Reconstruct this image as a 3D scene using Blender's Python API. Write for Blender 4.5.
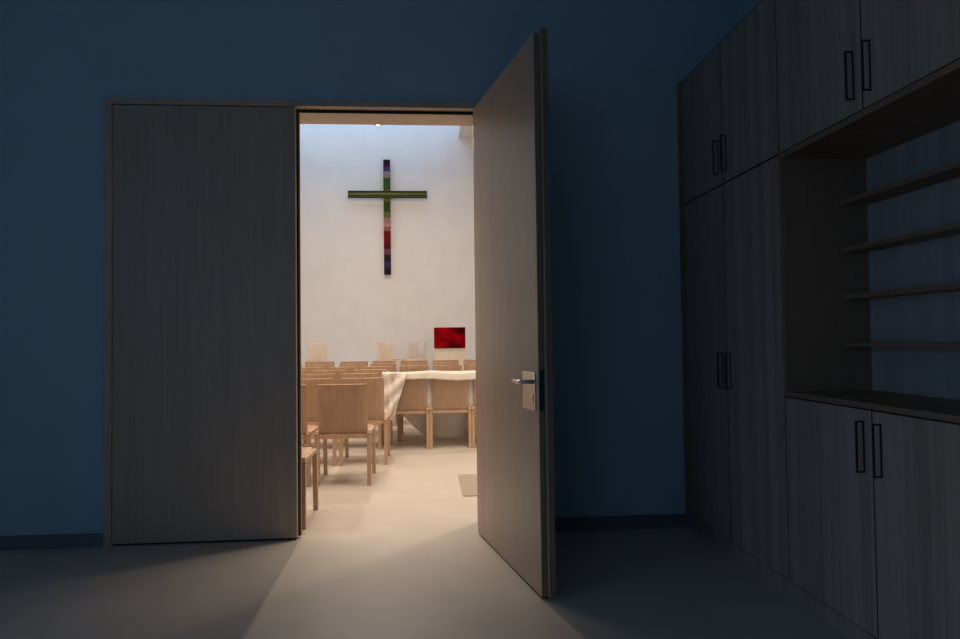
import bpy, bmesh, math, random
from mathutils import Vector, Matrix
random.seed(4)
D = bpy.data; S = bpy.context.scene
for o in list(D.objects): D.objects.remove(o, do_unlink=True)
col = S.collection

# ------------------------------------------------------------------ camera
cd = D.cameras.new('camera'); cam = D.objects.new('camera', cd); col.objects.link(cam); S.camera = cam
R = Vector((0.99693203, -0.0772874, -0.01237677)); U = Vector((0.01009668, -0.02982276, 0.99950421)); F = Vector((0.07761819, 0.99656272, 0.02895092))
m = Matrix((R, U, -F)).transposed().to_4x4(); m.translation = Vector((0, -4.24275, 1.18729))
cam.matrix_world = m
cd.sensor_fit = 'HORIZONTAL'; cd.sensor_width = 36; cd.lens = 36*688.55/960; cd.clip_start = .05; cd.clip_end = 200

# ------------------------------------------------------------------ world, colour management
w = D.worlds.new('dusk'); S.world = w; w.use_nodes = True
bg = w.node_tree.nodes['Background']; bg.inputs[0].default_value = (.16, .38, .75, 1); bg.inputs[1].default_value = .25
S.view_settings.view_transform = 'Standard'; S.view_settings.look = 'None'
S.view_settings.exposure = 0; S.view_settings.gamma = 1; S.view_settings.use_curve_mapping = False

# ------------------------------------------------------------------ lights of the place and one added fill
def light(name, kind, loc, energy, color, rot=(0, 0, 0), **k):
    l = D.lights.new(name, kind); l.energy = energy; l.color = color
    for a, v in k.items(): setattr(l, a, v)
    o = D.objects.new(name, l); col.objects.link(o); o.location = loc; o.rotation_euler = rot
    return o
WARM = (1, .80, .62); BLUE = (.42, .66, 1.0); DAY = (.46, .70, 1)
P = math.pi
# evening daylight through the window in the back wall of the front room (the pane is at y=-7.4)
light('window_daylight', 'AREA', (-2.2, -7.15, 1.95), 8.8, BLUE, (P/2, 0, 0), shape='RECTANGLE', size=2.4, size_y=1.9)
# and through the tall window in the left wall (pane at x=-4.1)
light('window_daylight', 'AREA', (-3.93, -4.0, 1.15), 11.0, BLUE, (0, -P/2+math.radians(32), 0), shape='RECTANGLE', size=1.9, size_y=3.0, spread=math.radians(105))
# daylight down the roof light along the chapel's end wall
light('roof_light_daylight', 'AREA', (-1.9, 10.75, 7.9), 98, DAY, (0, 0, 0), shape='RECTANGLE', size=5.0, size_y=1.6)
# pendant lamps of the chapel
PEND = [(-.86, 8.5, 5.2, 82), (-.86, 4.6, 5.2, 72)]
for x, y, z, e in PEND:
    light('pendant_light', 'AREA', (x, y, z-.012), e, WARM, (0, 0, 0), shape='DISK', size=.09)
# downlight close to the doorway, over the right side
light('downlight', 'SPOT', (.97, 1.03, 3.2), 80, WARM, (0, 0, 0), shadow_soft_size=.035, spot_size=math.radians(104), spot_blend=.75)
# added unseen fill: broad warm light under the chapel ceiling near the doorway
light('added_fill_light', 'AREA', (-.5, 1.7, 5.96), 245, WARM, (0, 0, 0), shape='RECTANGLE', size=5.0, size_y=2.2)

# ------------------------------------------------------------------ materials
def lin(c): return tuple(((v/255+.055)/1.055)**2.4 if v > 10 else v/255/12.92 for v in c)+(1,)
def mat(name, base, rough=.5, metal=0, spec=.5):
    m = D.materials.new(name); m.use_nodes = True; b = m.node_tree.nodes['Principled BSDF']
    b.inputs['Base Color'].default_value = base if len(base) == 4 else (*base, 1)
    b.inputs['Roughness'].default_value = rough; b.inputs['Metallic'].default_value = metal
    b.inputs['Specular IOR Level'].default_value = spec
    return m
def N(m, t, **k):
    n = m.node_tree.nodes.new(t)
    for a, v in k.items(): setattr(n, a, v)
    return n
def noisy(name, c1, c2, scale, rough=.5, stretch=(1, 1, 1), bump=0, detail=4, spec=.5, lo=.35, hi=.65):
    m = mat(name, c1, rough, 0, spec); L = m.node_tree.links; b = m.node_tree.nodes['Principled BSDF']
    tc = N(m, 'ShaderNodeTexCoord'); mp = N(m, 'ShaderNodeMapping'); mp.inputs['Scale'].default_value = stretch
    L.new(tc.outputs['Object'], mp.inputs[0])
    n = N(m, 'ShaderNodeTexNoise'); n.inputs['Scale'].default_value = scale; n.inputs['Detail'].default_value = detail
    L.new(mp.outputs[0], n.inputs[0])
    r = N(m, 'ShaderNodeValToRGB'); r.color_ramp.elements[0].position = lo; r.color_ramp.elements[1].position = hi
    r.color_ramp.elements[0].color = (*c1[:3], 1); r.color_ramp.elements[1].color = (*c2[:3], 1)
    L.new(n.outputs[0], r.inputs[0]); L.new(r.outputs[0], b.inputs['Base Color'])
    if bump:
        bp = N(m, 'ShaderNodeBump'); bp.inputs['Strength'].default_value = bump; bp.inputs['Distance'].default_value = .002
        L.new(n.outputs[0], bp.inputs['Height']); L.new(bp.outputs[0], b.inputs['Normal'])
    return m
def veneer(name, c1, c2, axis, strip=.05, amount=.25, rough=.38):
    """maple veneer: fine vertical grain, leaves of slightly different tone across the sheet"""
    m = mat(name, c1, rough, 0, .45); L = m.node_tree.links; b = m.node_tree.nodes['Principled BSDF']
    tc = N(m, 'ShaderNodeTexCoord'); mp = N(m, 'ShaderNodeMapping'); mp.inputs['Scale'].default_value = (1, 1, .035)
    L.new(tc.outputs['Object'], mp.inputs[0])
    n = N(m, 'ShaderNodeTexNoise'); n.inputs['Scale'].default_value = 55; n.inputs['Detail'].default_value = 5; n.inputs['Distortion'].default_value = .6
    L.new(mp.outputs[0], n.inputs[0])
    sp = N(m, 'ShaderNodeSeparateXYZ'); L.new(tc.outputs['Object'], sp.inputs[0])
    d = N(m, 'ShaderNodeMath', operation='DIVIDE'); d.inputs[1].default_value = strip; L.new(sp.outputs[axis], d.inputs[0])
    fl = N(m, 'ShaderNodeMath', operation='FLOOR'); L.new(d.outputs[0], fl.inputs[0])
    wn = N(m, 'ShaderNodeTexWhiteNoise', noise_dimensions='1D'); L.new(fl.outputs[0], wn.inputs['W'])
    mx = N(m, 'ShaderNodeMix', data_type='FLOAT'); mx.inputs[0].default_value = amount
    L.new(n.outputs[0], mx.inputs[2]); L.new(wn.outputs[0], mx.inputs[3])
    r = N(m, 'ShaderNodeValToRGB'); r.color_ramp.elements[0].position = .28; r.color_ramp.elements[1].position = .72
    r.color_ramp.elements[0].color = (*c1[:3], 1); r.color_ramp.elements[1].color = (*c2[:3], 1)
    L.new(mx.outputs[0], r.inputs[0]); L.new(r.outputs[0], b.inputs['Base Color'])
    return m
M = {}
M['paint'] = noisy('wall_paint', (.40, .57, .67), (.42, .60, .70), 3, .85, bump=.05)
M['white'] = noisy('chapel_plaster', (.74, .73, .72), (.78, .77, .76), 2, .9)
M['ceil'] = noisy('ceiling_paint', (.7, .7, .7), (.74, .74, .74), 2, .9)
M['floor'] = noisy('poured_floor', (.56, .52, .47), (.60, .56, .51), 2.5, .42, spec=.4)
M['base'] = noisy('skirting_paint', (.16, .18, .20), (.19, .21, .23), 5, .5)
M['door'] = veneer('door_veneer', (.44, .35, .27), (.54, .44, .34), 0, .09, .12)
M['frame'] = noisy('frame_wood', (.52, .41, .32), (.60, .48, .38), 30, .45, (1, 1, .1))
M['edge'] = noisy('door_edge_wood', (.25, .17, .10), (.31, .22, .14), 30, .5, (1, 1, .1))
M['cab'] = veneer('cabinet_veneer', (.35, .27, .215), (.53, .42, .34), 1, .062, .28, .34)
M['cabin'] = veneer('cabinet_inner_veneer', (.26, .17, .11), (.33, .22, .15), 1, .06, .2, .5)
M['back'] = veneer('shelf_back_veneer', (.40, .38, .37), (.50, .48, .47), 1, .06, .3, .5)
M['black'] = mat('black_seal_and_gap_shade', (.008, .007, .007), .6)
M['steel'] = mat('brushed_steel', (.55, .54, .52), .3, 1)
M['dsteel'] = mat('dark_steel', (.05, .06, .08), .35, .8)
M['chair'] = noisy('beech_plywood', (.43, .285, .185), (.51, .345, .235), 26, .42, (1, 1, .12))
M['chairleg'] = noisy('beech_solid', (.50, .335, .22), (.58, .40, .27), 30, .4, (1, 1, .1))
M['cloth'] = noisy('white_linen', (.78, .72, .66), (.84, .79, .73), 12, .8)
M['pale'] = noisy('pale_chair_wood', (.66, .54, .45), (.74, .62, .53), 20, .5, (1, 1, .1))
M['ambo'] = noisy('ambo_maple', (.72, .64, .54), (.78, .70, .60), 12, .5, (1, 1, .2))
M['mat'] = noisy('mat_weave', (.33, .28, .23), (.40, .35, .29), 300, .9)
M['red'] = noisy('red_felt', (.05, .0005, .002), (.30, .001, .005), 3.2, .95, (1, 1, 1.4), lo=.40, hi=.60, spec=.05)

def glass_mat():
    m = mat('window_glass', (1, 1, 1), .02); b = m.node_tree.nodes['Principled BSDF']
    b.inputs['Transmission Weight'].default_value = 1; b.inputs['IOR'].default_value = 1.01
    return m
M['glass'] = glass_mat()
def emis(name, c, s):
    m = mat(name, (0, 0, 0)); b = m.node_tree.nodes['Principled BSDF']
    b.inputs['Emission Color'].default_value = (*c, 1); b.inputs['Emission Strength'].default_value = s
    return m
M['lamp'] = emis('lamp_diffuser', (1, .85, .7), 6)

# ------------------------------------------------------------------ mesh helpers
def box(bm, x0, x1, y0, y1, z0, z1):
    vs = [bm.verts.new((x, y, z)) for x in (x0, x1) for y in (y0, y1) for z in (z0, z1)]
    for f in ((0, 1, 3, 2), (4, 6, 7, 5), (0, 4, 5, 1), (2, 3, 7, 6), (0, 2, 6, 4), (1, 5, 7, 3)):
        bm.faces.new([vs[i] for i in f])
def prism(bm, poly, axis, a, b):
    """extrude a closed 2-D outline along one axis"""
    def p(u, v, t): return {'x': (t, u, v), 'y': (u, t, v), 'z': (u, v, t)}[axis]
    A = [bm.verts.new(p(u, v, a)) for u, v in poly]; B = [bm.verts.new(p(u, v, b)) for u, v in poly]
    n = len(poly); bm.faces.new(A[::-1]); bm.faces.new(B)
    for i in range(n): bm.faces.new((A[i], A[(i+1) % n], B[(i+1) % n], B[i]))
def tube(bm, pts, r, n=10, close=True):
    rings = []
    for i, p in enumerate(pts):
        p = Vector(p); a = Vector(pts[max(i-1, 0)]); b = Vector(pts[min(i+1, len(pts)-1)]); t = (b-a).normalized()
        s = t.orthogonal().normalized() if abs(t.z) < .99 else Vector((1, 0, 0))
        if abs(t.z) < .99: s = t.cross(Vector((0, 0, 1))).normalized()
        q = t.cross(s); rr = r[i] if isinstance(r, (list, tuple)) else r
        rings.append([bm.verts.new(p+rr*(math.cos(2*P*k/n)*s+math.sin(2*P*k/n)*q)) for k in range(n)])
    for A, B in zip(rings, rings[1:]):
        for k in range(n): bm.faces.new((A[k], A[(k+1) % n], B[(k+1) % n], B[k]))
    if close: bm.faces.new(rings[0][::-1]); bm.faces.new(rings[-1])
def lathe(bm, prof, cx, cy, n=24):
    rings = [[bm.verts.new((cx+r*math.cos(2*P*k/n), cy+r*math.sin(2*P*k/n), z)) for k in range(n)] for r, z in prof]
    for A, B in zip(rings, rings[1:]):
        for k in range(n): bm.faces.new((A[k], A[(k+1) % n], B[(k+1) % n], B[k]))
    bm.faces.new(rings[0][::-1]); bm.faces.new(rings[-1])
def obj(name, bm, mt, parent=None, bevel=0, smooth=False):
    bmesh.ops.recalc_face_normals(bm, faces=bm.faces)
    me = D.meshes.new(name); bm.to_mesh(me); bm.free(); me.materials.append(M[mt] if isinstance(mt, str) else mt)
    if smooth: me.polygons.foreach_set('use_smooth', [True]*len(me.polygons))
    o = D.objects.new(name, me); col.objects.link(o); o.parent = parent
    if bevel:
        b = o.modifiers.new('bevel', 'BEVEL'); b.width = bevel; b.segments = 2; b.limit_method = 'ANGLE'
    return o
def boxobj(name, x0, x1, y0, y1, z0, z1, mt, parent=None, bevel=0):
    bm = bmesh.new(); box(bm, x0, x1, y0, y1, z0, z1); return obj(name, bm, mt, parent, bevel)
def tag(o, label, cat, group=None):
    o['label'] = label; o['category'] = cat
    if group: o['group'] = group
    return o
def thing(name, label, cat, loc=(0, 0, 0), rz=0, group=None):
    o = D.objects.new(name, None); col.objects.link(o); o.location = loc; o.rotation_euler = (0, 0, rz); o.empty_display_size = .1
    return tag(o, label, cat, group)
def copy_tree(root, loc, rz, label, group=None, sx=1):
    r = root.copy(); col.objects.link(r); r.location = loc; r.rotation_euler = (0, 0, rz); r.scale = (sx, 1, 1)
    r['label'] = label
    if group: r['group'] = group
    for ch in list(root.children):
        c = ch.copy(); col.objects.link(c); c.parent = r
        for g in list(ch.children):
            d = g.copy(); col.objects.link(d); d.parent = c
    return r
def struct(name, boxes, mt, bevel=0):
    bm = bmesh.new()
    for b in boxes: box(bm, *b)
    o = obj(name, bm, mt, None, bevel); o['kind'] = 'structure'; return o

# ------------------------------------------------------------------ the setting
XO0, XO1 = -1.858, .305      # door opening
ZH = 2.622; YW = .25
struct('floor', [(-4.2, 5.0, -7.6, 12.2, -.1, 0)], 'floor')
# dividing wall with the door opening
struct('wall_front', [(-4.2, -1.90, 0, YW, 0, 6.2), (XO1+.045, 5.0, 0, YW, 0, 6.2), (-1.90, XO1+.045, 0, YW, ZH+.04, 6.2)], 'paint')
struct('wall_chapel_left', [(-5.2, -5.0, YW, 12.0, -.1, 8.2)], 'white')
struct('wall_chapel_right', [(5.0, 5.2, YW, 12.0, -.1, 8.2)], 'white')
struct('wall_chapel_near', [(-5.0, -1.90, YW, YW+.02, 0, 6.0), (XO1+.045, 5.0, YW, YW+.02, 0, 6.0), (-1.90, XO1+.045, YW, YW+.02, ZH+.04, 6.0)], 'white')
struct('floor_chapel_extension', [(-5.2, -4.2, YW, 12.2, -.1, 0)], 'floor')
struct('wall_altar', [(-5.2, 5.2, 12.0, 12.2, -.1, 8.2)], 'white')
# chapel ceiling with the roof-light slot along the altar wall
struct('ceiling_chapel', [(-5.2, 5.2, YW, 10.0, 6.0, 6.2), (.80, 5.2, 10.0, 12.0, 6.0, 6.2), (-5.2, -4.6, 10.0, 12.0, 6.0, 6.2),
                          (.80, .90, 10.0, 12.0, 6.2, 8.2), (-4.7, -4.6, 10.0, 12.0, 6.2, 8.2), (-4.7, .9, 9.9, 10.0, 6.2, 8.2)], 'white')
# front room shell
struct('wall_left', [(-4.2, -4.0, -7.4, -5.5, 0, 3.9), (-4.2, -4.0, -2.5, 0, 0, 3.9), (-4.2, -4.0, -5.5, -2.5, 0, .2), (-4.2, -4.0, -5.5, -2.5, 2.4, 3.9)], 'paint')
struct('wall_right', [(2.06, 2.26, -7.6, 0, 0, 3.9)], 'paint')
struct('wall_back', [(-4.2, -3.4, -7.6, -7.4, 0, 3.9), (-1.0, 2.26, -7.6, -7.4, 0, 3.9), (-3.4, -1.0, -7.6, -7.4, 0, 1.0), (-3.4, -1.0, -7.6, -7.4, 2.9, 3.9)], 'paint')
struct('ceiling', [(-4.2, 2.26, -7.6, 0, 3.9, 4.1)], 'ceil')
struct('baseboard_left', [(-4.0, -1.905, -.014, 0, 0, .08)], 'base', .003)
struct('baseboard_right', [(XO1+.05, 1.66, -.014, 0, 0, .08)], 'base', .003)
wf = struct('window_1', [(-3.4, -3.33, -7.52, -7.44, 1.0, 2.9), (-1.07, -1.0, -7.52, -7.44, 1.0, 2.9), (-3.33, -1.07, -7.52, -7.44, 1.0, 1.07), (-3.33, -1.07, -7.52, -7.44, 2.83, 2.9), (-2.23, -2.17, -7.52, -7.44, 1.07, 2.83)], 'frame')
w2 = struct('window_2', [(-4.14, -4.06, -5.5, -5.43, .2, 2.4), (-4.14, -4.06, -2.57, -2.5, .2, 2.4), (-4.14, -4.06, -5.43, -2.57, .2, .27), (-4.14, -4.06, -5.43, -2.57, 2.33, 2.4), (-4.14, -4.06, -4.03, -3.97, .27, 2.33)], 'frame')
boxobj('window_pane', -4.104, -4.096, -5.43, -2.57, .27, 2.33, 'glass', w2)
boxobj('window_pane', -3.33, -1.07, -7.487, -7.479, 1.07, 2.83, 'glass', wf)
# door frame: casing, rebate with black seal, deep wooden lining
bm = bmesh.new()
for a, b in ((-1.903, XO0), (XO1+.002, XO1+.047)):
    box(bm, a, b, -.015, .045, 0, ZH+.04)
box(bm, XO0, XO1+.002, -.015, .045, ZH, ZH+.04)
fr = obj('trim_1', bm, 'frame', None, .002); fr['kind'] = 'structure'
bm = bmesh.new()
box(bm, XO0-.04, XO0-.02, .046, YW+.022, 0, ZH-.02)
box(bm, XO1+.014, XO1+.04, .052, YW+.022, 0, ZH-.02)
box(bm, XO0-.04, XO1+.04, .052, YW+.022, ZH-.02, ZH+.038)
obj('frame_lining', bm, 'frame', fr, .002)
bm = bmesh.new()
box(bm, XO0+.0, XO1, .0455, .0515, ZH-.019, ZH-.001); box(bm, XO1+.0015, XO1+.013, .0455, .0515, 0, ZH-.02)
obj('seal_strip', bm, 'black', fr)

# ------------------------------------------------------------------ left leaf (closed)
dl = D.objects.new('door_1', None); col.objects.link(dl); dl['kind'] = 'structure'; dl.location = (XO0+.004, 0, 0)
Wl = 1.068
boxobj('door_panel', 0, Wl, -.008, .034, .012, ZH-.005, 'door', dl, .002)
boxobj('door_rebate', .012, Wl+.017, .0405, .062, .012, ZH-.024, 'edge', dl, .001)
bm = bmesh.new(); box(bm, .02, Wl+.007, .034, .0405, .012, ZH-.012); obj('seal', bm, 'black', dl)
boxobj('bottom_seal', .004, Wl-.004, -.002, .030, .001, .0118, 'black', dl)

# ------------------------------------------------------------------ right leaf (open); local x = away from the hinge, local y = towards the chapel-side face
phi = .189
dr = D.objects.new('door_2', None); col.objects.link(dr); dr['kind'] = 'structure'; dr.location = (.300, 0, 0)
dr.rotation_euler = (0, 0, math.atan2(-math.cos(phi), math.sin(phi)))
Wr = 1.125
# local +y is to the right (dark side), local y=0 the face turned to the opening
boxobj('door_rebate', .015, Wr-.004, -.0225+.0225, .028, .010, ZH-.005, 'door', dr, .0015)
boxobj('door_panel', .012, Wr+.020, .030, .062, .012, ZH+.012, 'door', dr, .0015)
boxobj('edge_strip', Wr-.0035, Wr-.001, .002, .026, .014, ZH-.01, 'edge', dr)
boxobj('edge_strip', Wr+.0205, Wr+.023, .032, .060, .016, ZH+.008, 'edge', dr)
boxobj('bottom_seal', .02, Wr-.01, .004, .026, .001, .0098, 'black', dr)
boxobj('lock_faceplate', Wr-.0005, Wr+.0025, .004, .024, .856, 1.043, 'dsteel', dr, .0008)
def lever(side):
    y0 = 0 if side < 0 else .062
    pl = boxobj('lock_plate', .905, 1.085, min(y0, y0+side*.004), max(y0, y0+side*.004), .852, 1.032, 'steel', dr, .001)
    bm = bmesh.new(); box(bm, 1.056, 1.061, min(y0+side*.0035, y0+side*.0052), max(y0+side*.0035, y0+side*.0052), .893, .915)
    tube(bm, [(1.0585, y0+side*.0035, .918), (1.0585, y0+side*.0052, .918)], .006, 12)
    obj('keyhole', bm, 'black', pl)
    bm = bmesh.new(); ys = y0+side*.004
    tube(bm, [(1.045, ys, .985), (1.045, ys+side*.048, .985)], .0105, 14)
    tube(bm, [(1.052, ys+side*.046, .985), (1.02, ys+side*.052, .985), (.97, ys+side*.054, .985), (.925, ys+side*.054, .985)], [.010, .010, .0095, .009], 14)
    obj('lever_handle', bm, 'steel', pl, 0, True)
lever(-1); lever(1)
bm = bmesh.new()
for z in (.25, 1.3, 2.35): tube(bm, [(.03, .0705, z-.06), (.03, .0705, z+.06)], .008, 12)
obj('hinge', bm, 'steel', dr, 0, True)

# ------------------------------------------------------------------ built-in cupboards
XC = 1.633; XB = 2.055; Y0c, Y1c, Ymid, Y2c, Y3c = -.004, -1.205, -.604, -1.820, -2.436
ZS, ZN, ZP, ZT = 2.025, .911, .074, 2.81
def handle(parent, y, z0, z1, s):
    bm = bmesh.new(); t = .0038; xo = XC-.004
    box(bm, xo-.034, xo-.027, y-t, y+t, z0, z1)
    box(bm, xo-.028, xo-.0005, y-t, y+t, z0, z0+.006); box(bm, xo-.028, xo-.0005, y-t, y+t, z1-.006, z1)
    box(bm, xo-.0035, xo, y-t, y+t, z0+.006, z1-.006)
    return obj('handle', bm, 'dsteel', parent, .001)
def cdoor(t, ya, yb, za, zb, hy=None, hz=None):
    d = boxobj('door', XC-.004, XC+.018, min(ya, yb)+.0038, max(ya, yb)-.0038, za+.0038, zb-.0055, 'cab', t, .0008)
    if hy is not None: handle(d, hy, hz[0], hz[1], 0)
    return d
def carcass(t, ya, yb, za, zb, openf=False):
    bm = bmesh.new(); lo, hi = min(ya, yb), max(ya, yb); k = .019
    box(bm, XC+.034, XB, lo, lo+k, za, zb); box(bm, XC+.034, XB, hi-k, hi, za, zb)
    box(bm, XC+.034, XB, lo+k, hi-k, za, za+k); box(bm, XC+.034, XB, lo+k, hi-k, zb-k, zb)
    box(bm, XB-.008, XB-.001, lo+k, hi-k, za+k, zb-k)
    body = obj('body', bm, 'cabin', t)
    mid = Ymid if hi > -1 else Y2c; bm = bmesh.new(); a, b = XC-.003, XC+.033; h = .0036
    box(bm, a, b, lo+.0002, lo+h, za, zb); box(bm, a, b, mid-h, mid+h, za, zb)
    if hi < -1: box(bm, a, b, hi-h, hi-.0002, za, zb)
    box(bm, a, b, lo+h, mid-h, zb-.0052, zb-.0002); box(bm, a, b, mid+h, hi-h, zb-.0052, zb-.0002)
    box(bm, a, b, lo+h, mid-h, za+.0002, za+h); box(bm, a, b, mid+h, hi-h, za+.0002, za+h)
    obj('gap_shade', bm, 'black', t)  # black bars standing in for the shade in the door gaps
    return body
g = 'built-in maple cupboards'
t = thing('tall_cabinet', 'tall two-door maple cupboard standing on the plinth in the dark corner beside the wall', 'cabinet', (0, 0, 0))
carcass(t, Y0c, Y1c, ZP, ZS-.001)
cdoor(t, Y0c-.012, Ymid, ZP, ZS, Ymid+.05, (.905, 1.098)); cdoor(t, Ymid, Y1c, ZP, ZS, Ymid-.05, (.905, 1.098))
boxobj('end_strip', XC-.024, XC+.015, Y0c-.012, Y0c+.003, ZP, ZS-.001, 'edge', t)
t = thing('wall_cabinet', 'upper two-door cupboard on top of the tall cupboard in the corner', 'cabinet', (0, 0, 0))
carcass(t, Y0c, Y1c, ZS, ZT)
cdoor(t, Y0c-.012, Ymid, ZS, ZT, Ymid+.05, (2.085, 2.28)); cdoor(t, Ymid, Y1c, ZS, ZT, Ymid-.05, (2.085, 2.28))
boxobj('end_strip', XC-.024, XC+.015, Y0c-.012, Y0c+.003, ZS, ZT, 'edge', t)
t = thing('wall_cabinet', 'upper two-door cupboard above the open shelves at the right edge', 'cabinet', (0, 0, 0))
carcass(t, Y1c, Y3c, ZS, ZT)
cdoor(t, Y1c, Y2c, ZS, ZT, Y2c+.05, (2.078, 2.266)); cdoor(t, Y2c, Y3c, ZS, ZT, Y2c-.050, (2.078, 2.266))
t = thing('base_cabinet', 'low two-door maple cupboard under the open shelves', 'cabinet', (0, 0, 0))
carcass(t, Y1c, Y3c, ZP, ZN)
cdoor(t, Y1c, Y2c, ZP, ZN, Y2c+.048, (.672, .866)); cdoor(t, Y2c, Y3c, ZP, ZN, Y2c-.050, (.672, .866))
t = thing('shelf_unit', 'open wooden shelf niche with four narrow shelves above the low cupboard', 'shelf', (0, 0, 0))
k = .022
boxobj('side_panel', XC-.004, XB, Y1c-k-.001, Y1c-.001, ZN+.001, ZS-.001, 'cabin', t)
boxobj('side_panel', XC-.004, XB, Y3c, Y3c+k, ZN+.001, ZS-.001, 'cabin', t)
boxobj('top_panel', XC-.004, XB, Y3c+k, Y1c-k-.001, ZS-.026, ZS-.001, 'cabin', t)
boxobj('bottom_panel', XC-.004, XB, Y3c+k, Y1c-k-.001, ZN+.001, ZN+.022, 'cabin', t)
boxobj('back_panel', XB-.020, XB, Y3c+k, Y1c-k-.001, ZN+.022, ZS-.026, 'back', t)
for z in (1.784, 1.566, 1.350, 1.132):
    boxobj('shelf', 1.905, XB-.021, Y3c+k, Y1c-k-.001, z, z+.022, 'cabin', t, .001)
bm = bmesh.new(); box(bm, XC+.004, XC+.020, Y3c, Y0c-.01, 0, ZP-.002)
o = obj('plinth', bm, 'cab'); tag(o, 'long low plinth board under the maple cupboards along the floor', 'plinth')
bm = bmesh.new(); tube(bm, [(1.416, -.0005, 1.009), (1.416, -.008, 1.009)], .006, 12)
tag(obj('wall_hook', bm, 'steel'), 'tiny pale round fitting on the dark wall between open door and cupboards', 'hook')

# ------------------------------------------------------------------ chairs
def make_chair(label, wood='chair', solid='chairleg', pw=.40, W=.46):
    t = thing('chair', label, 'chair')
    def slab(profile, th, wid, name, mt, sag):
        bm = bmesh.new(); n = 8; L = []
        for i in range(n+1):
            u = -1+2*i/n; row = []
            for (y, z, ny, nz, s) in profile:
                x = u*wid/2; yy = y+sag*s*(u*u)
                row.append((bm.verts.new((x, yy, z)), bm.verts.new((x, yy+ny*th, z+nz*th))))
            L.append(row)
        m_ = len(profile)
        for A, B in zip(L, L[1:]):
            for j in range(m_-1):
                bm.faces.new((A[j][0], B[j][0], B[j+1][0], A[j+1][0])); bm.faces.new((A[j][1], A[j+1][1], B[j+1][1], B[j][1]))
            bm.faces.new((A[0][0], A[0][1], B[0][1], B[0][0])); bm.faces.new((A[-1][0], B[-1][0], B[-1][1], A[-1][1]))
        for A in (L[0], L[-1]):
            for j in range(m_-1): bm.faces.new((A[j][0], A[j+1][0], A[j+1][1], A[j][1]))
        return obj(name, bm, mt, t, .002, True)
    # local +y is the way the chair faces
    slab([(.028, .418, .98, .1, .0), (.018, .50, .99, .1, .4), (.000, .62, .99, .1, .8), (-.022, .74, .98, .18, 1), (-.045, .832, .97, .2, 1)], .014, pw, 'backrest', wood, .022)
    slab([(.050, .424, 0, 1, 0), (.20, .416, 0, 1, 0), (.38, .424, 0, 1, 0), (.47, .434, 0, 1, 0)], .012, pw, 'seat', wood, 0)
    hx = W/2-.0170
    for s in (-1, 1):
        for (yb, yt) in ((.0, .015), (.50, .47)):
            bm = bmesh.new(); x = s*hx
            vs = []
            for (yy, zz, h) in ((yb, 0, .016), (yt, .425, .019)):
                vs.append([bm.verts.new((x+a*.0165, yy+b*h, zz)) for a, b in ((-1, -1), (1, -1), (1, 1), (-1, 1))])
            A, B = vs; bm.faces.new(A[::-1]); bm.faces.new(B)
            for k_ in range(4): bm.faces.new((A[k_], A[(k_+1) % 4], B[(k_+1) % 4], B[k_]))
            obj('leg', bm, solid, t, .003)
        bm = bmesh.new(); prism(bm, [(-.020, .426), (-.008, .452), (.03, .440), (.46, .436), (.490, .424), (.46, .412), (.03, .412)], 'x', s*hx-.0163, s*hx+.0163)
        obj('side_rail', bm, solid, t, .002)
    boxobj('back_rail', -hx+.0168, hx-.0168, .004, .026, .385, .416, solid, t, .002)
    boxobj('front_rail', -hx+.0168, hx-.0168, .452, .472, .395, .430, solid, t, .002)
    return t
G = 'rows of beech chairs in the chapel'
c0 = make_chair('beech plywood chair nearest the doorway in front row, its whole back visible')
c0.location = (-.695, 1.52, 0); c0['group'] = G
def ch(x, y, label, rz=0, sx=1, z=0, g=G, src=None): return copy_tree(src or c0, (x, y, z), rz, label, g, sx)
ch(-1.005, .235, 'beech chair close behind the closed leaf, only two legs showing past its edge')
ch(-1.19, 1.53, 'beech chair left of the foremost full chair, cut by the closed leaf')
ch(-.612, 2.44, 'beech chair right behind the foremost full chair, standing on the aisle')
ch(-1.10, 2.44, 'beech chair behind the gap left of the foremost full chair, second row')
ch(-.735, 3.40, 'beech chair on the aisle in the third row, next to the hanging cloth corner')
ch(-1.205, 3.40, 'beech chair in the third row, one place in from the aisle')
ch(-.69, 4.35, 'beech chair on the aisle in the fourth row, only its back top showing')
ch(-1.19, 4.35, 'beech chair in the fourth row, one place in from the aisle')
ch(-1.68, 3.42, 'beech chair at the left end of the third row by the closed leaf')
far = 'beech chair backs seen only as thin strips in the far rows'
for x in (-1.67,): ch(x, 4.35, 'beech chair at the left end of the fourth row by the closed leaf')
for x, n in ((-1.14, 'fifth row beech chair, one place left of the aisle chair'), (-1.63, 'fifth row beech chair at the left end of its row'), (-.66, 'fifth row beech chair on the aisle, almost hidden by those in front')):
    ch(x, 5.35, n)
for x, n in ((-.175, 'beech chair behind the left end of the draped table'), (.29, 'beech chair behind the middle of the draped table'), (.78, 'beech chair behind the draped table next to the open leaf')):
    ch(x, 5.45, n)
for i, x in enumerate((-2.12, -1.64, -1.155, -.675, -.19, .30, .79)):
    ch(x, 6.60, 'sixth row beech chair, %s' % ('leftmost of its row', 'second from the left', 'third from the left', 'left of the aisle gap', 'behind the left end of the draped table', 'under the red hanging', 'at the open leaf')[i])
for i, (x, s) in enumerate(((-1.85, 1.25), (-1.26, 1.19), (-.745, 1.0), (-.225, 1.14), (.33, 1.14), (.86, 1.08))):
    ch(x, 7.90, 'chair of the farthest row, %s' % ('leftmost of its row, below the left chair on the platform', 'second from the left', 'straight below the wall cross', 'below the turned chairs on the platform', 'below the red hanging', 'rightmost, half behind the open leaf')[i], 0, s)
ch(-.208, 3.33, 'beech chair with the white cloth corner hanging over its back, at the table')
ch(.253, 3.33, 'beech chair under the middle of the white cloth, left of the open leaf')
ch(.715, 3.33, 'beech chair at the table mostly hidden by the open leaf, one leg showing')

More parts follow.
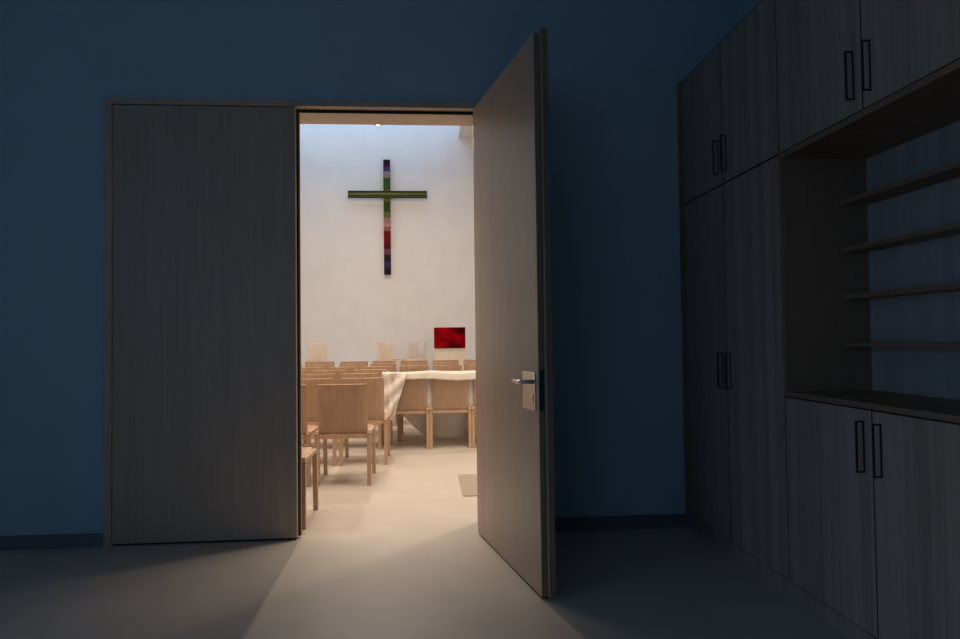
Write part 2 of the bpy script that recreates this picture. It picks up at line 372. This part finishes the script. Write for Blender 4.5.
# platform and its chairs
struct('floor_platform', [(-5.0, 5.0, 9.7, 12.0, 0, .33)], 'white', .004)
G2 = 'pale chairs on the platform'
p0 = make_chair('pale chair at the left of the platform, facing the rows', 'pale', 'pale'); p0.location = (-2.36, 11.0, .33); p0.rotation_euler = (0, 0, P); p0['group'] = G2
ch(-.90, 10.75, 'pale chair on the platform below the cross', P+.45, .9, .33, G2, p0)
ch(-.30, 11.55, 'pale chair on the platform right of the cross, turned half sideways', P-.98, 1, .33, G2, p0)
ch(-.02, 11.0, 'pale chair on the platform beside the red hanging, turned edge-on', P-1.42, 1, .33, G2, p0)

# ambo with red hanging
t = thing('lectern', 'cream panelled reading desk standing on the platform behind the chairs', 'lectern', (.483, 10.22, .33))
boxobj('front_panel', -.322, .322, -.02, .02, .06, 1.085, 'ambo', t, .004)
boxobj('side_panel', -.322, -.290, .0205, .36, .06, 1.02, 'ambo', t, .003)
boxobj('side_panel', .290, .322, .0205, .36, .06, 1.02, 'ambo', t, .003)
boxobj('base', -.34, .34, -.04, .40, 0, .059, 'ambo', t, .004)
bm = bmesh.new(); prism(bm, [(-.03, 1.088), (.40, 1.0), (.40, 1.022), (-.03, 1.11)], 'x', -.335, .335); obj('desk_top', bm, 'ambo', t, .003)
bm = bmesh.new(); nx, nz = 20, 14; vv = []
for j in range(nz+2):
    row = []
    for i in range(nx+1):
        x = .155+.656*i/nx
        if j == 0: y, z = 10.27, 1.4385
        elif j == 1: y, z = 10.183, 1.447
        else: z = 1.445-.431*(j-1)/nz; y = 10.172+.004*math.sin(i*1.1+.4*j)*(j-1)/nz
        row.append(bm.verts.new((x, y, z)))
    vv.append(row)
for A, B in zip(vv, vv[1:]):
    for i in range(nx): bm.faces.new((A[i], A[i+1], B[i+1], B[i]))
o = obj('lectern_hanging', bm, 'red', None, 0, True); sd = o.modifiers.new('s', 'SOLIDIFY'); sd.thickness = .004; sd.offset = 0
tag(o, 'dark red mottled cloth panel hanging on the front of the reading desk', 'cloth')

# ------------------------------------------------------------------ wall cross
def ramp_mat(name, stops, axis, lo, hi, grain=0):
    m = mat(name, (0, 0, 0), .85, 0, .2); L = m.node_tree.links; b = m.node_tree.nodes['Principled BSDF']
    tc = N(m, 'ShaderNodeTexCoord'); sp = N(m, 'ShaderNodeSeparateXYZ'); L.new(tc.outputs['Object'], sp.inputs[0])
    mr = N(m, 'ShaderNodeMapRange'); mr.inputs[1].default_value = lo; mr.inputs[2].default_value = hi; L.new(sp.outputs[axis], mr.inputs[0])
    r = N(m, 'ShaderNodeValToRGB'); r.color_ramp.interpolation = 'CONSTANT' if not grain else 'LINEAR'
    e = r.color_ramp.elements
    while len(e) > 1: e.remove(e[-1])
    e[0].position = stops[0][0]; e[0].color = lin(stops[0][1])
    for p_, c in stops[1:]: q = e.new(p_); q.color = lin(c)
    n = N(m, 'ShaderNodeTexNoise'); mp = N(m, 'ShaderNodeMapping'); L.new(tc.outputs['Object'], mp.inputs[0])
    mp.inputs['Scale'].default_value = (1, 1, 30) if axis == 2 and not grain else (1.2, 1, 22)
    n.inputs['Scale'].default_value = 2; L.new(mp.outputs[0], n.inputs[0])
    if grain:
        ad = N(m, 'ShaderNodeMath', operation='MULTIPLY_ADD'); L.new(n.outputs[0], ad.inputs[0]); ad.inputs[1].default_value = grain
        sb = N(m, 'ShaderNodeMath', operation='ADD'); L.new(mr.outputs[0], ad.inputs[2]); L.new(ad.outputs[0], sb.inputs[0]); sb.inputs[1].default_value = -grain/2
        L.new(sb.outputs[0], r.inputs[0]); L.new(r.outputs[0], b.inputs['Base Color'])
    else:
        L.new(mr.outputs[0], r.inputs[0])
        hs = N(m, 'ShaderNodeHueSaturation'); L.new(r.outputs[0], hs.inputs['Color'])
        m2 = N(m, 'ShaderNodeMapRange'); L.new(n.outputs[0], m2.inputs[0]); m2.inputs[1].default_value = .3; m2.inputs[2].default_value = .7; m2.inputs[3].default_value = .6; m2.inputs[4].default_value = 1.4
        L.new(m2.outputs[0], hs.inputs['Value']); L.new(hs.outputs[0], b.inputs['Base Color'])
    return m
t = thing('wall_cross', 'large cross of striped coloured textile hung on the white wall', 'cross', (-.893, 11.90, 2.726))
Hc = 2.719
bands = [(159.8, (28, 16, 36)), (163.5, (62, 10, 22)), (168, (72, 52, 96)), (172.4, (140, 122, 128)), (176, (120, 120, 95)), (179.5, (52, 78, 38)), (190.7, (90, 96, 40)),
         (203, (48, 66, 20)), (213, (96, 96, 44)), (219, (150, 110, 105)), (224, (165, 130, 130)), (228, (140, 84, 84)), (231.8, (110, 8, 14)), (243, (80, 10, 22)), (249.7, (100, 62, 78)), (255, (40, 20, 44)), (262, (58, 40, 72)), (268, (36, 20, 40))]
st = sorted([(max(0, 1-(v2-159.8)/114.9), c) for v2, c in [(bands[i+1][0] if i+1 < len(bands) else 274.7, bands[i][1]) for i in range(len(bands))]], key=lambda a: a[0])
M['cv'] = ramp_mat('striped_textile', st, 2, 0, Hc)
M['chz'] = ramp_mat('green_striped_textile', [(0, (34, 44, 18)), (.2, (70, 78, 34)), (.4, (36, 50, 20)), (.55, (128, 124, 76)), (.68, (74, 84, 36)), (.85, (34, 48, 22)), (1, (26, 34, 16))], 2, 1.784, 1.955, .35)
boxobj('upright', -.078, .080, -.028, .032, 0, Hc-.022, 'cv', t, .004)
boxobj('crossbeam', -.897, .938, -.062, -.0285, 1.784, 1.955, 'chz', t, .004)
boxobj('wall_spacer', -.03, .03, .0325, .098, .5, 2.3, 'black', t)

# ------------------------------------------------------------------ pendant lamp seen under the lintel
t = thing('pendant_lamp', 'small round ceiling lamp whose lit lower rim shows at the top of the doorway', 'lamp', (-.86, 8.5, 5.2))
bm = bmesh.new(); n = 28
prof = [(.056, -.004), (.088, -.006), (.092, .01), (.092, .30), (.03, .32), (.02, .32)]
lathe(bm, prof, 0, 0, n); obj('shade', bm, 'dsteel', t, 0, True)
bm = bmesh.new(); lathe(bm, [(.050, -.010), (.054, -.0045)], 0, 0, n); obj('diffuser', bm, 'lamp', t)
bm = bmesh.new(); tube(bm, [(0, 0, .32), (0, 0, .799)], .004, 8); obj('cable', bm, 'black', t)

# ------------------------------------------------------------------ draped table
t = thing('table', 'table standing behind two chairs, entirely covered by the white cloth', 'table', (.45, 4.25, 0))
boxobj('tabletop', -.85, .85, -.33, .38, .745, .775, 'chair', t, .003)
for x in (-.78, .78):
    for y in (-.28, .33): boxobj('leg', x-.025, x+.025, y-.025, y+.025, 0, .744, 'chairleg', t, .002)
def sheet(name, f, nu, nv, parent, th=.003, mt='cloth'):
    bm = bmesh.new(); V = [[bm.verts.new(f(i/nu, j/nv)) for i in range(nu+1)] for j in range(nv+1)]
    for A, B in zip(V, V[1:]):
        for i in range(nu): bm.faces.new((A[i], A[i+1], B[i+1], B[i]))
    o = obj(name, bm, mt, parent, 0, True); s = o.modifiers.new('s', 'SOLIDIFY'); s.thickness = th; s.offset = 0
    return o
ct = thing('tablecloth', 'crumpled white cloth draped over the table and over the tops of the chair backs', 'tablecloth', (.45, 4.25, 0))
LX = -.93
def top(u, v):      # over the table from the far hem to the near hem that laps the chair backs
    x = LX+u*2.05
    prof = [(0, .50, .40), (.14, .47, .74), (.18, .42, .782), (.45, -.30, .782), (.62, -.60, .80), (.80, -.93, .842), (.87, -.985, .845), (.91, -1.005, .825), (1, -1.012, .775-.025*min(1, u*2))]
    for a, b in zip(prof, prof[1:]):
        if a[0] <= v <= b[0]:
            k_ = (v-a[0])/(b[0]-a[0]); y = a[1]+(b[1]-a[1])*k_; z = a[2]+(b[2]-a[2])*k_; break
    z += .004*math.sin(9*u+14*v)+(.006*math.sin(23*u+2)*(1 if v > .85 else .3))
    if .2 < v < .5: z = max(z, .780)
    return (x, y, z)
sheet('cloth_top', top, 60, 46, ct)
def left_side(u, v):   # side drop at the left end, u from near to far
    y = -1.0+u*1.45; zt = .80 if u > .4 else .842-.04*u/.4
    drop = (.36 if u > .35 else .50-.4*u)*v
    return (LX-.004-.015*v+.010*math.sin(19*u+5*v)*v, y, zt-drop)
sheet('side_drop', left_side, 40, 14, ct)
def flap(u, v):     # corner hanging in front of the left chair's back
    xl = LX+.02-.03*v; xr = LX+.27-.145*v
    return (xl+(xr-xl)*u, -1.020-.03*v-.024*math.sin(u*9+v*4)*v-.016*math.sin(v*15+u*6)-.008*math.sin(u*17-v*9), .84-(.50+.05*math.sin(u*4))*v)
sheet('corner_drop', flap, 18, 26, ct)
def inner(u, v):    # falls on the seats behind the chair backs
    return (LX+.26+u*1.75, -.868+.006*math.sin(30*u), .80-.385*v)
sheet('inner_drape', inner, 50, 8, ct)
def skirt(u, v):
    x = -.80+u*1.75
    px = (x+.80)/.40
    zb = .045+.36*max(0, 1-px)**1.5
    z = .77+(zb-.77)*v
    return (x, -.345-.05*v+.016*math.sin(26*u+3*v)*v+.022*math.sin(7*v*(1.2-u)+5*u)*v+.014*math.sin(17*(v+1.1*(u-.45)**2))*min(1, 3*v), z)
sheet('front_skirt', skirt, 60, 26, ct)

# mat just inside the doorway
o = boxobj('floor_mat', .262, .95, 1.0, 1.82, .0005, .007, 'mat', None, .002)
tag(o, 'flat brown-grey mat on the chapel floor beside the open leaf', 'mat')
